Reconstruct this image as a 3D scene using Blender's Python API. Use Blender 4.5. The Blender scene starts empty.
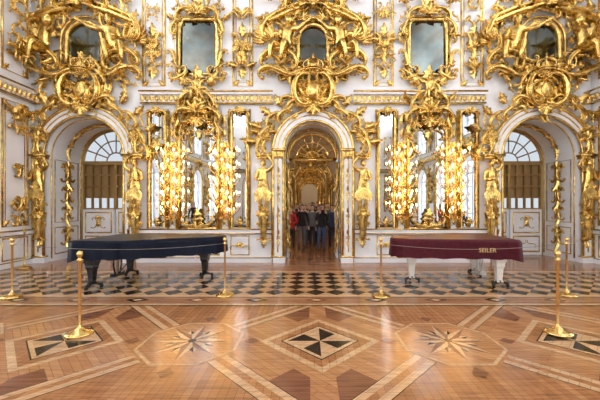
import bpy, math, random
import numpy as np
from mathutils import Vector, Matrix
from mathutils.geometry import tessellate_polygon
pi=math.pi
random.seed(7)
SC=bpy.context.scene
COL=SC.collection
YW=8.75; HW=7.72; WT=1.44; ZC=10.5; YB=-10.0

# ---------------------------------------------------------------- materials
def newmat(name):
    m=bpy.data.materials.new(name); m.use_nodes=True
    nt=m.node_tree; b=nt.nodes['Principled BSDF']
    return m,nt,b
def simple(name,col,rough=.5,metal=0,noise=0,scale=8,bump=0,spec=None,coat=0):
    m,nt,b=newmat(name)
    b.inputs['Roughness'].default_value=rough
    b.inputs['Metallic'].default_value=metal
    b.inputs['Base Color'].default_value=(*col,1)
    if spec is not None: b.inputs['Specular IOR Level'].default_value=spec
    if coat: b.inputs['Coat Weight'].default_value=coat
    tc=nt.nodes.new('ShaderNodeTexCoord')
    n=nt.nodes.new('ShaderNodeTexNoise'); n.inputs['Scale'].default_value=scale; n.inputs['Detail'].default_value=3
    nt.links.new(tc.outputs['Object'],n.inputs['Vector'])
    if noise:
        r=nt.nodes.new('ShaderNodeValToRGB')
        r.color_ramp.elements[0].position=.3; r.color_ramp.elements[1].position=.7
        r.color_ramp.elements[0].color=(*[c*(1-noise) for c in col],1)
        r.color_ramp.elements[1].color=(*[min(1,c*(1+noise*.4)) for c in col],1)
        nt.links.new(n.outputs['Fac'],r.inputs['Fac']); nt.links.new(r.outputs['Color'],b.inputs['Base Color'])
    if bump:
        bp=nt.nodes.new('ShaderNodeBump'); bp.inputs['Strength'].default_value=bump; bp.inputs['Distance'].default_value=.02
        nt.links.new(n.outputs['Fac'],bp.inputs['Height']); nt.links.new(bp.outputs['Normal'],b.inputs['Normal'])
    return m
WHITE=simple('white_plaster',(.85,.87,.92),.35,noise=.05,scale=3)
GOLD=simple('gilding',(.93,.59,.19),.24,1,noise=.55,scale=9,bump=.45)
GOLD2=simple('polished_gilding',(.95,.62,.2),.2,1,noise=.2,scale=6)
BRASS=simple('brass',(.80,.55,.2),.18,1,noise=.1)
MIRROR=simple('mirror_silvering',(.58,.59,.59),.02,1)
DKMIRROR=simple('aged_mirror',(.155,.175,.17),.08,1,noise=.4,scale=2)
BLACK=simple('black_lacquer',(.012,.012,.014),.15)
CREAM=simple('ivory_lacquer',(.8,.78,.72),.25)
CANDLE=simple('candle_wax',(.85,.8,.68),.5)
def emis(name,col,s):
    m,nt,b=newmat(name); b.inputs['Base Color'].default_value=(*col,1)
    b.inputs['Emission Color'].default_value=(*col,1); b.inputs['Emission Strength'].default_value=s
    return m
FLAME=emis('candle_flame',(1,.56,.2),60)
CORD=simple('cord',(.35,.3,.25),.7)
BLIND,nt,b=newmat('linen_blind')
b.inputs['Base Color'].default_value=(.42,.29,.14,1); b.inputs['Roughness'].default_value=.8
tr=nt.nodes.new('ShaderNodeBsdfTranslucent'); tr.inputs['Color'].default_value=(.6,.42,.2,1)
mx=nt.nodes.new('ShaderNodeMixShader'); mx.inputs[0].default_value=.4
out=nt.nodes['Material Output']
nt.links.new(b.outputs[0],mx.inputs[1]); nt.links.new(tr.outputs[0],mx.inputs[2]); nt.links.new(mx.outputs[0],out.inputs['Surface'])

def wood(name,c1,c2,rot=0,scale=1.0,rough=.14,checker=False):
    m,nt,b=newmat(name); N=nt.nodes.new; L=nt.links.new
    b.inputs['Specular IOR Level'].default_value=.5
    tc=N('ShaderNodeTexCoord'); mp=N('ShaderNodeMapping'); mp.inputs['Rotation'].default_value=(0,0,rot)
    L(tc.outputs['Object'],mp.inputs['Vector'])
    br=N('ShaderNodeTexBrick'); br.inputs['Scale'].default_value=scale
    br.inputs['Brick Width'].default_value=1.3; br.inputs['Row Height'].default_value=.075
    br.inputs['Mortar Size'].default_value=.002; br.inputs['Mortar Smooth'].default_value=.3
    br.inputs['Color1'].default_value=(*c1,1); br.inputs['Color2'].default_value=(*c2,1)
    br.inputs['Mortar'].default_value=(*[c*.4 for c in c2],1)
    L(mp.outputs[0],br.inputs['Vector'])
    mp2=N('ShaderNodeMapping'); mp2.inputs['Rotation'].default_value=(0,0,rot); mp2.inputs['Scale'].default_value=(1.5,28,1)
    L(tc.outputs['Object'],mp2.inputs['Vector'])
    ns=N('ShaderNodeTexNoise'); ns.inputs['Scale'].default_value=1.5; ns.inputs['Detail'].default_value=5; ns.inputs['Distortion'].default_value=.6
    L(mp2.outputs[0],ns.inputs['Vector'])
    rp=N('ShaderNodeMapRange'); rp.inputs[1].default_value=.3; rp.inputs[2].default_value=.7; rp.inputs[3].default_value=.62; rp.inputs[4].default_value=1.15
    L(ns.outputs['Fac'],rp.inputs[0])
    mu=N('ShaderNodeMix'); mu.data_type='RGBA'; mu.blend_type='MULTIPLY'; mu.inputs[0].default_value=1
    src=br.outputs['Color']
    if checker:
        mp3=N('ShaderNodeMapping'); mp3.inputs['Rotation'].default_value=(0,0,pi/4)
        L(tc.outputs['Object'],mp3.inputs['Vector'])
        ck=N('ShaderNodeTexChecker'); ck.inputs['Scale'].default_value=1/.262
        ck.inputs['Color1'].default_value=(.018,.013,.011,1); L(br.outputs['Color'],ck.inputs['Color2'])
        L(mp3.outputs[0],ck.inputs['Vector']); src=ck.outputs['Color']
    L(src,mu.inputs[6]); L(rp.outputs[0],mu.inputs[7]); L(mu.outputs[2],b.inputs['Base Color'])
    n2=N('ShaderNodeTexNoise'); n2.inputs['Scale'].default_value=2.2; n2.inputs['Detail'].default_value=4
    L(tc.outputs['Object'],n2.inputs['Vector'])
    r2=N('ShaderNodeMapRange'); r2.inputs[3].default_value=rough*.6; r2.inputs[4].default_value=rough*1.5
    L(n2.outputs['Fac'],r2.inputs[0]); L(r2.outputs[0],b.inputs['Roughness'])
    bp=N('ShaderNodeBump'); bp.inputs['Strength'].default_value=.10; bp.inputs['Distance'].default_value=.004
    L(ns.outputs['Fac'],bp.inputs['Height']); L(bp.outputs[0],b.inputs['Normal'])
    return m
W_BASE=wood('parquet_oak_long',(.48,.225,.095),(.36,.155,.062),pi/2)
W_A=wood('parquet_oak_cross',(.53,.265,.12),(.42,.19,.08),pi/4)
W_LIGHT=wood('parquet_maple',(.68,.45,.26),(.60,.38,.20),pi/2)
W_LIGHTD=wood('parquet_maple_diag',(.66,.42,.24),(.58,.35,.19),-pi/4)
W_RED=wood('parquet_mahogany',(.27,.11,.055),(.21,.082,.042),0)
W_DARK=wood('parquet_ebony',(.025,.018,.015),(.018,.013,.011),0)
W_BORD=wood('parquet_border',(.40,.195,.095),(.32,.145,.07),0)
W_CHK=wood('parquet_checker',(.58,.36,.19),(.50,.29,.15),0,checker=True)

# ---------------------------------------------------------------- mesh builder
class MB:
    def __init__(s): s.v=[];s.f={3:[],4:[]};s.m={3:[],4:[]};s.n=0
    def add(s,T,m=0,M=None):
        V=np.asarray(T[0],float)
        if M is not None:
            A=np.array(M); V=V@A[:3,:3].T+A[:3,3]
        s.v.append(V)
        for F in T[1:]:
            if F is None or len(F)==0: continue
            F=np.asarray(F,int); k=F.shape[1]
            s.f[k].append(F+s.n); s.m[k].append(np.full(len(F),m))
        s.n+=len(V)
    def arrays(s):
        V=np.concatenate(s.v)
        q=np.concatenate(s.f[4]) if s.f[4] else np.zeros((0,4),int)
        t=np.concatenate(s.f[3]) if s.f[3] else np.zeros((0,3),int)
        return V,q,t
    def tpl(s):
        V,q,t=s.arrays(); return (V,q,t)
    def mesh(s,name,mats,smooth=True):
        V,q,t=s.arrays()
        qm=np.concatenate(s.m[4]) if s.m[4] else np.zeros(0,int)
        tm=np.concatenate(s.m[3]) if s.m[3] else np.zeros(0,int)
        me=bpy.data.meshes.new(name)
        me.vertices.add(len(V)); me.vertices.foreach_set('co',V.astype('f').ravel())
        nl=len(q)*4+len(t)*3
        me.loops.add(nl); me.loops.foreach_set('vertex_index',np.concatenate([q.ravel(),t.ravel()]).astype('i'))
        me.polygons.add(len(q)+len(t))
        ls=np.concatenate([np.arange(len(q))*4,len(q)*4+np.arange(len(t))*3]).astype('i')
        me.polygons.foreach_set('loop_start',ls)
        me.polygons.foreach_set('material_index',np.concatenate([qm,tm]).astype('i'))
        me.polygons.foreach_set('use_smooth',np.full(len(q)+len(t),smooth))
        for m in mats: me.materials.append(m)
        me.update(calc_edges=True); me.validate()
        return me
    def obj(s,name,mats,smooth=True,parent=None):
        return mkobj(name,s.mesh(name,mats,smooth),parent)
def mkobj(name,me,parent=None):
    o=bpy.data.objects.new(name,me); COL.objects.link(o)
    if parent: o.parent=parent
    return o
def empty(name,loc=(0,0,0)):
    o=bpy.data.objects.new(name,None); COL.objects.link(o); o.location=loc; return o

def box(x0,x1,y0,y1,z0,z1):
    V=[(x,y,z) for x in (x0,x1) for y in (y0,y1) for z in (z0,z1)]
    Q=[(0,1,3,2),(4,6,7,5),(0,4,5,1),(2,3,7,6),(0,2,6,4),(1,5,7,3)]
    return (np.array(V,float),np.array(Q))
def tube(P,R,sides=6,out=(0,-1,0),dep=1.0,closed=False):
    P=np.asarray(P,float); n=len(P)
    R=np.full(n,R) if np.isscalar(R) else np.asarray(R,float)
    if closed: T=np.roll(P,-1,0)-np.roll(P,1,0)
    else: T=np.gradient(P,axis=0)
    T/=np.linalg.norm(T,axis=1)[:,None]+1e-9
    O=np.array(out,float)
    B=np.cross(T,O); nb=np.linalg.norm(B,axis=1)
    bad=nb<1e-3
    if bad.any(): B[bad]=np.cross(T[bad],np.array([.3,.2,1.])); nb=np.linalg.norm(B,axis=1)
    B/=nb[:,None]; N=np.cross(B,T)
    a=np.arange(sides)*2*pi/sides
    V=P[:,None]+R[:,None,None]*(np.cos(a)[None,:,None]*B[:,None]+dep*np.sin(a)[None,:,None]*N[:,None])
    V=V.reshape(-1,3)
    m=n if closed else n-1
    i=np.arange(m)[:,None]; j=np.arange(sides)[None,:]
    i2=(i+1)%n; j2=(j+1)%sides
    Q=np.stack([i*sides+j,i*sides+j2,i2*sides+j2,i2*sides+j],-1).reshape(-1,4)
    T3=None
    if not closed:
        c0=len(V); V=np.concatenate([V,P[:1],P[-1:]])
        jj=np.arange(sides); k=(jj+1)%sides; b=(n-1)*sides
        T3=np.concatenate([np.stack([np.full(sides,c0),k,jj],-1),np.stack([np.full(sides,c0+1),b+jj,b+k],-1)])
    return (V,Q,T3)
def sphere(c,r,nu=10,nv=7):
    r=np.array(r if hasattr(r,'__len__') else (r,r,r),float)
    th=np.linspace(0.02,pi-0.02,nv); ph=np.arange(nu)*2*pi/nu
    V=np.stack([np.sin(th)[:,None]*np.cos(ph),np.sin(th)[:,None]*np.sin(ph),np.cos(th)[:,None]*np.ones(nu)],-1).reshape(-1,3)*r+np.array(c)
    i=np.arange(nv-1)[:,None]; j=np.arange(nu)[None,:]; j2=(j+1)%nu
    return (V,np.stack([i*nu+j,i*nu+nu+j,i*nu+nu+j2,i*nu+j2],-1).reshape(-1,4))
def lathe(prof,nu=20,c=(0,0,0)):
    prof=np.array(prof,float); nv=len(prof); ph=np.arange(nu)*2*pi/nu
    V=np.stack([prof[:,0][:,None]*np.cos(ph),prof[:,0][:,None]*np.sin(ph),prof[:,1][:,None]*np.ones(nu)],-1).reshape(-1,3)+np.array(c)
    i=np.arange(nv-1)[:,None]; j=np.arange(nu)[None,:]; j2=(j+1)%nu
    return (V,np.stack([i*nu+j,i*nu+j2,i*nu+nu+j2,i*nu+nu+j],-1).reshape(-1,4))
def grid(V,nu,nv):
    i=np.arange(nu-1)[:,None]; j=np.arange(nv-1)[None,:]
    return (V,np.stack([i*nv+j,i*nv+j+1,i*nv+nv+j+1,i*nv+nv+j],-1).reshape(-1,4))

# ---------------------------------------------------------------- ornament templates (XZ plane, relief toward -Y)
def leaf_t(lobes=22,w0=.26,curl=.3):
    nu,nv=12,5; V=[]
    for i in range(nu):
        u=i/(nu-1); w=w0*(math.sin(pi*min(1,u**.7))+.06)*(1+.3*math.sin(u*lobes))
        for j in range(nv):
            v=-1+2*j/(nv-1)
            V.append((v*w,-(.05+.13*(1-abs(v))*math.sin(pi*(.15+.8*u))+curl*u*u*.6-.04*abs(v)),u-.12*curl*u**3+abs(v)*.06))
    return grid(np.array(V),nu,nv)
LEAF=leaf_t(); LEAF2=leaf_t(30,.17,.6)
def heading(kf,n=40,arc=1.0):
    s=np.linspace(-1,1,n); k=kf(s); th=np.cumsum(k)*(2/(n-1)); th-=th[n//2]
    x=np.cumsum(np.cos(th)); z=np.cumsum(np.sin(th)); P=np.stack([x,0*x,z],-1)
    P-=(P.max(0)+P.min(0))/2; P/=np.ptp(P[:,[0,2]],axis=0).max()
    return s,P,th
def put(mb,T,x,z,a=0,s=1,sx=1,y=YW-.01,dp=1,flip=False,m=0):
    V=np.array(T[0],float)*np.array([s*sx,s*dp,s])
    c,d=math.cos(a),math.sin(a)
    X=V[:,0]*c-V[:,2]*d; Z=V[:,0]*d+V[:,2]*c
    if flip: X=-X
    mb.add((np.stack([X+x,V[:,1]+y,Z+z],-1),)+tuple(T[1:]),m)
def sym(mb,T,cx,dx,z,a=0,s=1,**k):
    put(mb,T,cx+dx,z,a,s,**k); put(mb,T,cx-dx,z,a,s,flip=True,**k)
def scroll_t(kf,rad=.06,leaves=5):
    s,P,th=heading(kf); P[:,1]=-.05-.07*(1-s*s)
    R=rad*(.45+.9*(1-np.abs(s))**.8)
    mb=MB(); mb.add(tube(P,R,6,dep=1.2))
    P2=P.copy(); nrm=np.stack([-np.sin(th),0*th,np.cos(th)],-1); P2=P+nrm*(R*1.1)[:,None]; mb.add(tube(P2,R*.35,5))
    for e in (0,-1): mb.add(sphere(P[e],rad*1.15,8,5))
    n=len(P)
    for i in range(leaves):
        t=int((.15+.7*i/max(1,leaves-1))*(n-1))
        side=-1 if (i%2==0) else 1
        a=th[t]-pi/2+0.75*side
        put(mb,LEAF2,P[t][0],P[t][2],a-pi/2,.24+.1*(1-abs(s[t])),y=-.02)
    return mb.tpl()
CS=scroll_t(lambda s:-(1.2+9*np.abs(s)**3))
SS=scroll_t(lambda s:-np.sign(s)*(1.0+9*np.abs(s)**3))
JS=scroll_t(lambda s:-(.8+11*np.clip(s,0,1)**2))
def scroll_plain(kf,rad=.05):
    s,P,th=heading(kf,26); P[:,1]=-.04
    mb=MB(); mb.add(tube(P,rad*(.5+.7*(1-np.abs(s))),5))
    for e in (0,-1): mb.add(sphere(P[e],rad*1.3,6,5))
    return mb.tpl()
CP=scroll_plain(lambda s:-(1.2+8*np.abs(s)**3)); SP=scroll_plain(lambda s:-np.sign(s)*(1.0+8*np.abs(s)**3))
def shell_t():
    nu,nv=37,6; V=[]
    for i in range(nu):
        a=-1.9+3.8*i/(nu-1)
        for j in range(nv):
            r=.12+.88*j/(nv-1); rr=r*(1+.07*math.cos(a*9.5)*r)
            V.append((rr*math.sin(a)*.5,-(.22*math.sin(pi*(.2+.55*r))+.07*math.cos(a*9.5)*r),rr*math.cos(a)*.5))
    mb=MB(); mb.add(grid(np.array(V),nu,nv)); mb.add(sphere((0,-.12,-.02),(.09,.1,.09)))
    return mb.tpl()
SHELL=shell_t()
def flower_t():
    mb=MB()
    for k in range(6): put(mb,LEAF2,0,0,k*pi/3,.5,y=0)
    mb.add(sphere((0,-.08,0),.11,8,5)); return mb.tpl()
FLOWER=flower_t()
BOSS=sphere((0,0,0),(.5,.3,.5),18,12)
def crown_t():
    mb=MB()
    a=np.linspace(0,2*pi,25)[:-1]
    for z,r in ((0,.36),(.1,.36)): mb.add(tube(np.stack([r*np.cos(a),r*np.sin(a)*.7-.3,0*a+z],-1),.04,6,out=(0,0,1),closed=True))
    for k in range(6):
        t=np.linspace(0,1,10); ang=k*pi/3; rr=.36*np.cos(t*pi/2)*(1+.8*t*(1-t)*2)
        mb.add(tube(np.stack([rr*math.cos(ang),rr*math.sin(ang)*.7-.3,.1+.42*np.sin(t*pi/2)],-1),.035,5,out=(.1,.2,.1)))
        mb.add(sphere((.38*math.cos(ang),.27*math.sin(ang)-.3,.14),.05,7,5))
    mb.add(sphere((0,-.3,.56),.08)); mb.add(box(-.015,.015,-.32,-.28,.6,.78)); mb.add(box(-.06,.06,-.32,-.28,.68,.71))
    mb.add(sphere((0,-.3,.2),(.3,.2,.22)))
    return mb.tpl()
CROWN=crown_t()

# ---------------------------------------------------------------- human figures
def shape_head(c,s=1.0,hair='short'):
    mb=MB()
    V,Q=sphere((0,0,0),(1,1,1),20,16)
    V=V.copy()
    x,y,z=V[:,0].copy(),V[:,1].copy(),V[:,2].copy()
    jaw=np.clip(-z,0,1)
    X=x*.078*(1-.35*jaw**1.5); Y=y*.095*(1-.12*jaw)-.008*jaw; Z=z*.118
    front=np.clip(-y,0,1)
    Y-=.022*np.exp(-(x/.16)**2-((z+.12)/.2)**2)*front
    Y+=.010*(np.exp(-((np.abs(x)-.38)/.16)**2-((z-.05)/.14)**2))*front
    Y-=.008*np.exp(-(x/.3)**2-((z+.85)/.2)**2)*front
    mb.add((np.stack([X,Y,Z],-1),Q),3)
    for sx in (-1,1):
        mb.add(sphere((sx*.03,-.081,.006),(.012,.009,.008),8,6),5)
        mb.add(sphere((sx*.078,.008,-.005),(.01,.02,.032),8,6),3)
        mb.add((lambda T:(T[0],T[1]))(tube([(sx*.016,-.09,.026),(sx*.03,-.089,.031),(sx*.046,-.078,.026)],.004,4)),4)
    mb.add(sphere((0,-.088,-.055),(.022,.01,.007),8,5),6)
    V,Q=sphere((0,0,0),(1,1,1),20,16); x,y,z=V[:,0],V[:,1],V[:,2]
    k=1.10+.03*np.sin(x*17+z*9)
    if hair=='long':
        HX=x*.082*k*(1+.25*np.clip(-z,0,1)); HZ=np.where(z>0,z*.124*k,z*.26); HY=y*.1*k*(1-.2*np.clip(-z,0,1))+.018
    else:
        HX=x*.078*k; HY=y*.096*k+.012; HZ=z*.12*k+.008
    cen=np.stack([x,y,z],-1)[Q].mean(1)
    keep=(cen[:,1]>-.25)&(cen[:,2]>(-.99 if hair=='long' else -.45)) | (cen[:,2]>.42)
    mb.add((np.stack([HX,HY,HZ],-1),Q[keep]),4)
    V,q,t=mb.arrays(); mm=np.concatenate(mb.m[4])
    return V*s+np.array(c),q,mm
ARM={'down':((.25,.03,1.13),(.262,-.04,.88),(0,-.02,-.075)),
 'phone':((.23,-.10,1.16),(.10,-.27,1.40),(-.015,-.02,.075)),
 'up':((.34,-.03,1.58),(.2,-.04,1.79),(-.06,0,.045)),
 'front':((.24,-.02,1.12),(.12,-.24,1.10),(-.07,-.02,0)),
 'out':((.42,-.05,1.36),(.62,-.1,1.5),(.07,-.02,.03))}
def make_body(name,armL,armR,legs='stand',fat=1.0,headS=1.0,hair='short',tilt=0):
    J=[];E=[];LB=[]
    def j(p,r,par,lb):
        J.append((p,r)); LB.append(lb)
        if par is not None: E.append((par,len(J)-1))
        return len(J)-1
    pel=j((0,0,.96),.135*fat,None,1)
    sp=j((0,-.005*fat,1.12),.125*fat,pel,2); ch=j((0,0,1.29),.14*fat,sp,2)
    nb=j((0,.0,1.42),.08,ch,2); nk=j((0,-.005,1.50),.052,nb,3); j((0,-.012,1.56),.05,nk,3)
    for s,arm in ((1,armR),(-1,armL)):
        sh=j((s*.165,0,1.385),.072*fat,nb,2)
        e,w,d=ARM[arm]; e=(s*e[0],e[1],e[2]); w=(s*w[0],w[1],w[2]); d=Vector((s*d[0],d[1],d[2]))
        el=j(e,.05*fat,sh,2); wr=j(w,.034,el,2); W=Vector(w)
        pm=j(tuple(W+d*.9),.032,wr,3)
        dn=d.normalized(); side=dn.cross(Vector((0,1,0))) if abs(dn.y)<.8 else dn.cross(Vector((0,0,1)))
        side.normalize(); crl=Vector((0,-1,0)) if abs(dn.y)<.8 else Vector((0,0,-1))
        for k,l in ((-1.5,.8),(-.5,1),(.5,.95),(1.5,.75)):
            b0=W+d*1.3+side*.016*k
            f1=j(tuple(b0+dn*.03*l),.0095,pm,3)
            j(tuple(b0+dn*.055*l+crl*.018),.008,f1,3)
        t1=j(tuple(W+d*.6+side*(-s)*.042+crl*.01),.011,wr,3); j(tuple(W+d*1.0+side*(-s)*.05+crl*.022),.009,t1,3)
        hp=j((s*.095,0,.88),.1*fat,pel,1)
        if legs=='stand': kn,an,to=(s*.105,-.012,.5),(s*.11,.025,.1),(s*.125,-.12,.045)
        elif legs=='walk':
            kn,an,to=((.10,-.12,.52),(.10,-.2,.1),(.11,-.34,.06)) if s>0 else ((-.10,.02,.5),(-.10,.2,.14),(-.11,.09,.04))
        else: kn,an,to=(s*.2,-.36,.9),(s*.17,-.34,.5),(s*.18,-.46,.42)
        k_=j(kn,.068*fat,hp,1); a_=j(an,.047*fat,k_,1); h_=j((an[0],an[1]+.02,an[2]-.05),.042,a_,0); j(to,.036,h_,0)
    me=bpy.data.meshes.new('t'); me.from_pydata([p for p,r in J],E,[]); me.update()
    o=bpy.data.objects.new('t',me); COL.objects.link(o)
    md=o.modifiers.new('s','SKIN'); md.use_smooth_shade=True
    for i,(p,r) in enumerate(J):
        sv=me.skin_vertices[0].data[i]; sv.radius=(r,r); sv.use_root=(i==0)
    o.modifiers.new('u','SUBSURF').levels=1
    dg=bpy.context.evaluated_depsgraph_get(); ev=o.evaluated_get(dg); m2=ev.to_mesh()
    V=np.array([v.co[:] for v in m2.vertices]); q=[];t=[]
    for p in m2.polygons:
        (q if len(p.vertices)==4 else t).append(tuple(p.vertices)) if len(p.vertices) in (3,4) else None
    ev.to_mesh_clear(); bpy.data.objects.remove(o)
    P=np.array([p for p,r in J]); 
    tor=(V[:,2]>.8)&(V[:,2]<1.5)&(np.abs(V[:,0])<.21)&(np.abs(V[:,1])<.2)
    V[tor,1]*=.8
    A=np.array([P[a] for a,b in E]); B=np.array([P[b] for a,b in E]); el=np.array([LB[b] for a,b in E])
    def lab(F):
        if not len(F): return np.zeros(0,int)
        C=V[np.array(F)].mean(1); D=B-A
        tt=np.clip(((C[:,None]-A)*D).sum(-1)/(D*D).sum(-1),0,1)
        d=np.linalg.norm(C[:,None]-(A+tt[...,None]*D),axis=-1)
        return el[d.argmin(1)]
    lq=lab(q)
    if legs!='sit':
        C=V[np.array(q)].mean(1); lq[(C[:,2]>.86)&(C[:,2]<1.2)&(np.abs(C[:,0])<.2)]=2
        lq[(C[:,2]<.085)]=0
    HV,HQ,HM=shape_head((0,-.02,1.615),headS,hair)
    n=len(V)
    Vall=np.concatenate([V,HV]); zmin=Vall[:,2].min()
    Q=np.concatenate([np.array(q,int).reshape(-1,4),HQ+n]); M=np.concatenate([lq,HM])
    T=np.array(t,int).reshape(-1,3)
    if legs!='sit': Vall[:,2]-=zmin
    return Vall,Q,T,M,lab(t)
BD={
 'a':make_body('a','down','down','stand'),
 'b':make_body('b','phone','phone','stand',hair='short'),
 'c':make_body('c','down','front','stand',hair='long'),
 'd':make_body('d','down','down','walk',hair='short',fat=1.08),
 'e':make_body('e','front','phone','stand',hair='long'),
 'atl':make_body('atl','up','front','stand',fat=1.12,hair='short'),
 'sit':make_body('sit','out','front','sit',fat=1.25,headS=1.25),
}
def fig_t(k):
    V,Q,T,M,TM=BD[k]; return (V,Q,T)
ATL=fig_t('atl'); SIT=fig_t('sit')
def wing_t():
    mb=MB()
    for k in range(7):
        put(mb,LEAF2,.05*k,0,-.25-.22*k,1-.07*k,y=0,dp=.5)
    return mb.tpl()
WING=wing_t()

# ---------------------------------------------------------------- room shell
def wall(name,outer,holes,thick,M,mat,parent=None):
    loops=[outer]+holes
    flat=[p for l in loops for p in l]
    tr=tessellate_polygon([[Vector((p[0],p[1],0)) for p in l] for l in loops])
    n=len(flat)
    V=[(p[0],0,p[1]) for p in flat]+[(p[0],thick,p[1]) for p in flat]
    T=[tuple(t) for t in tr]+[tuple(i+n for i in reversed(t)) for t in tr]
    Q=[];k=0
    for l in loops:
        m=len(l)
        for i in range(m):
            a=k+i;b=k+(i+1)%m; Q.append((a,b,b+n,a+n))
        k+=m
    mb=MB(); mb.add((np.array(V,float),np.array(Q),np.array(T)),0,M)
    return mb.obj(name,[mat],False,parent)
def arc(cx,cz,r,a0,a1,n=24):
    return [(cx+r*math.cos(a0+(a1-a0)*i/n),cz+r*math.sin(a0+(a1-a0)*i/n)) for i in range(n+1)]
def arch_pts(cx,r,sp,z0=0): return [(cx-r,z0)]+arc(cx,sp,r,pi,0)+[(cx+r,z0)]
SA=6.31; RA=(1.085,2.95)
bottom=[(-HW-.5,0)]+arch_pts(-SA,*RA)+arch_pts(0,.8,3.1)+arch_pts(SA,*RA)+[(HW+.5,0)]
outer=bottom+[(HW+.5,ZC),(-HW-.5,ZC)]
wb=wall('wall_back',outer,[],WT,Matrix.Translation((0,YW,0)),WHITE)
WY=[5.4,2.2,-1.0,-4.2,-7.4]
holes=[]
for y in WY:
    holes.append(list(reversed(arch_pts(y,.8,3.2,.5)))); holes.append([(y-.75,5.1),(y+.75,5.1),(y+.75,7.4),(y-.75,7.4)])
so=[(YB-.5,0),(YW,0),(YW,ZC),(YB-.5,ZC)]
ML=Matrix(((0,-1,0,-HW),(1,0,0,0),(0,0,1,0),(0,0,0,1))); MR=Matrix(((0,1,0,HW),(1,0,0,0),(0,0,1,0),(0,0,0,1)))
wall('wall_left',so,holes,.5,ML,WHITE); wall('wall_right',so,holes,.5,MR,WHITE)
FWX=(-4.7,0,4.7)
hf=[list(reversed(arch_pts(c,.95,3.3,.5))) for c in FWX]
MF=Matrix.Translation((0,YB,0))@Matrix.Rotation(pi,4,'Z')
wall('wall_front',[(-HW-.5,0),(HW+.5,0),(HW+.5,ZC),(-HW-.5,ZC)],hf,.5,MF,WHITE)
CE,nt,b=newmat('painted_plafond'); N=nt.nodes.new
tc=N('ShaderNodeTexCoord'); ns=N('ShaderNodeTexNoise'); ns.inputs['Scale'].default_value=.6; ns.inputs['Detail'].default_value=6; ns.inputs['Distortion'].default_value=1.4
cr=N('ShaderNodeValToRGB'); e=cr.color_ramp.elements; e[0].position=.3; e[0].color=(.4,.47,.52,1); e[1].position=.72; e[1].color=(.85,.83,.78,1)
x=cr.color_ramp.elements.new(.47); x.color=(.74,.78,.80,1); x=cr.color_ramp.elements.new(.56); x.color=(.55,.42,.34,1)
nt.links.new(tc.outputs['Object'],ns.inputs['Vector']); nt.links.new(ns.outputs['Fac'],cr.inputs['Fac']); nt.links.new(cr.outputs['Color'],b.inputs['Base Color'])
mb=MB(); mb.add(box(-HW-.5,HW+.5,YB-.5,YW+WT,ZC,ZC+.2)); mb.obj('ceiling',[CE],False)

# ---------------------------------------------------------------- floor with inlaid parquet
FM=[W_BASE,W_A,W_LIGHT,W_LIGHTD,W_RED,W_DARK,W_BORD,W_CHK]
fl=MB(); fl.add((np.array([(-HW-1,YB-.6,0),(HW+1,YB-.6,0),(HW+1,39,0),(-HW-1,39,0)],float),np.array([(0,1,2,3)])),0)
def poly(pts,m,layer):
    z=.0006*layer; n=len(pts); V=np.array([(p[0],p[1],z) for p in pts],float)
    if n==4: fl.add((V,np.array([(0,1,2,3)])),m)
    elif n==3: fl.add((V,np.array([(0,1,2)])),m)
    else:
        T=[(0,i,i+1) for i in range(1,n-1)]; fl.add((V,np.array(T)),m)
def band(p,q,w,m,layer):
    p=Vector(p);q=Vector(q);d=(q-p).normalized();n=Vector((-d.y,d.x))*w/2
    poly([p-n,q-n,q+n,p+n],m,layer)
def ngon(cx,cy,r,n=8,ph=pi/8): return [(cx+r*math.cos(ph+i*2*pi/n),cy+r*math.sin(ph+i*2*pi/n)) for i in range(n)]
for j in range(5):
    yc=3.7-3*j
    for i in range(-2,3):
        xc=3*i
        poly([(xc-1.5,yc),(xc,yc-1.5),(xc+1.5,yc),(xc,yc+1.5)],1,1)
        for h,m,l in ((.70,2,3),(.60,0,5),(.46,5,6),(.44,2,7)): poly([(xc-h,yc),(xc,yc-h),(xc+h,yc),(xc,yc+h)],m,l)
        h=.38; vs=[(xc-h,yc),(xc-h/2,yc-h/2),(xc,yc-h),(xc+h/2,yc-h/2),(xc+h,yc),(xc+h/2,yc+h/2),(xc,yc+h),(xc-h/2,yc+h/2)]
        for k in range(8): poly([(xc,yc),vs[k],vs[(k+1)%8]],5 if k%2 else 3,8)
        for sx in (-1,1):
            for sy in (-1,1):
                poly([(xc+sx*.12,yc+sy*1.22),(xc+sx*.50,yc+sy*.84),(xc+sx*.28,yc+sy*.62),(xc+sx*.12,yc+sy*.78)],4,2)
    for i in range(-3,3):
        xr=3*i+1.5
        for sx in (-1,1):
            for sy in (-1,1):
                a=(xr+sx*.42,yc+sy*.42); b_=(xr+sx*1.5,yc+sy*1.5)
                band(a,b_,.24,5,2); band(a,b_,.225,3,3); band(a,b_,.075,0,5)
        for dx,dy in ((1,0),(-1,0),(0,1),(0,-1)):
            p=(xr+dx*.60,yc+dy*.60); q=(xr+dx*.80,yc+dy*.80)
            mx_=((p[0]+q[0])/2,(p[1]+q[1])/2)
            poly([p,(mx_[0]-dy*.08,mx_[1]+dx*.08),q,(mx_[0]+dy*.08,mx_[1]-dx*.08)],4,10)
        for r,m,l in ((.61,2,6),(.575,1,9)): poly(ngon(xr,yc,r),m,l)
        for k in range(16):
            a=k*pi/8; R=.49 if k%2==0 else .32; rm=.18
            c=(xr,yc); tip=(xr+R*math.cos(a),yc+R*math.sin(a))
            l_=(xr+rm*math.cos(a+.38),yc+rm*math.sin(a+.38)); r_=(xr+rm*math.cos(a-.38),yc+rm*math.sin(a-.38))
            L=12 if k%2==0 else 10
            poly([c,r_,tip],4 if k%2==0 else 5,L); poly([c,tip,l_],2,L+1)
        poly(ngon(xr,yc,.05),5,14)
XX=HW+.9
def hb(y0,y1,m,l): poly([(-XX,y0),(XX,y0),(XX,y1),(-XX,y1)],m,l)
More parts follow.
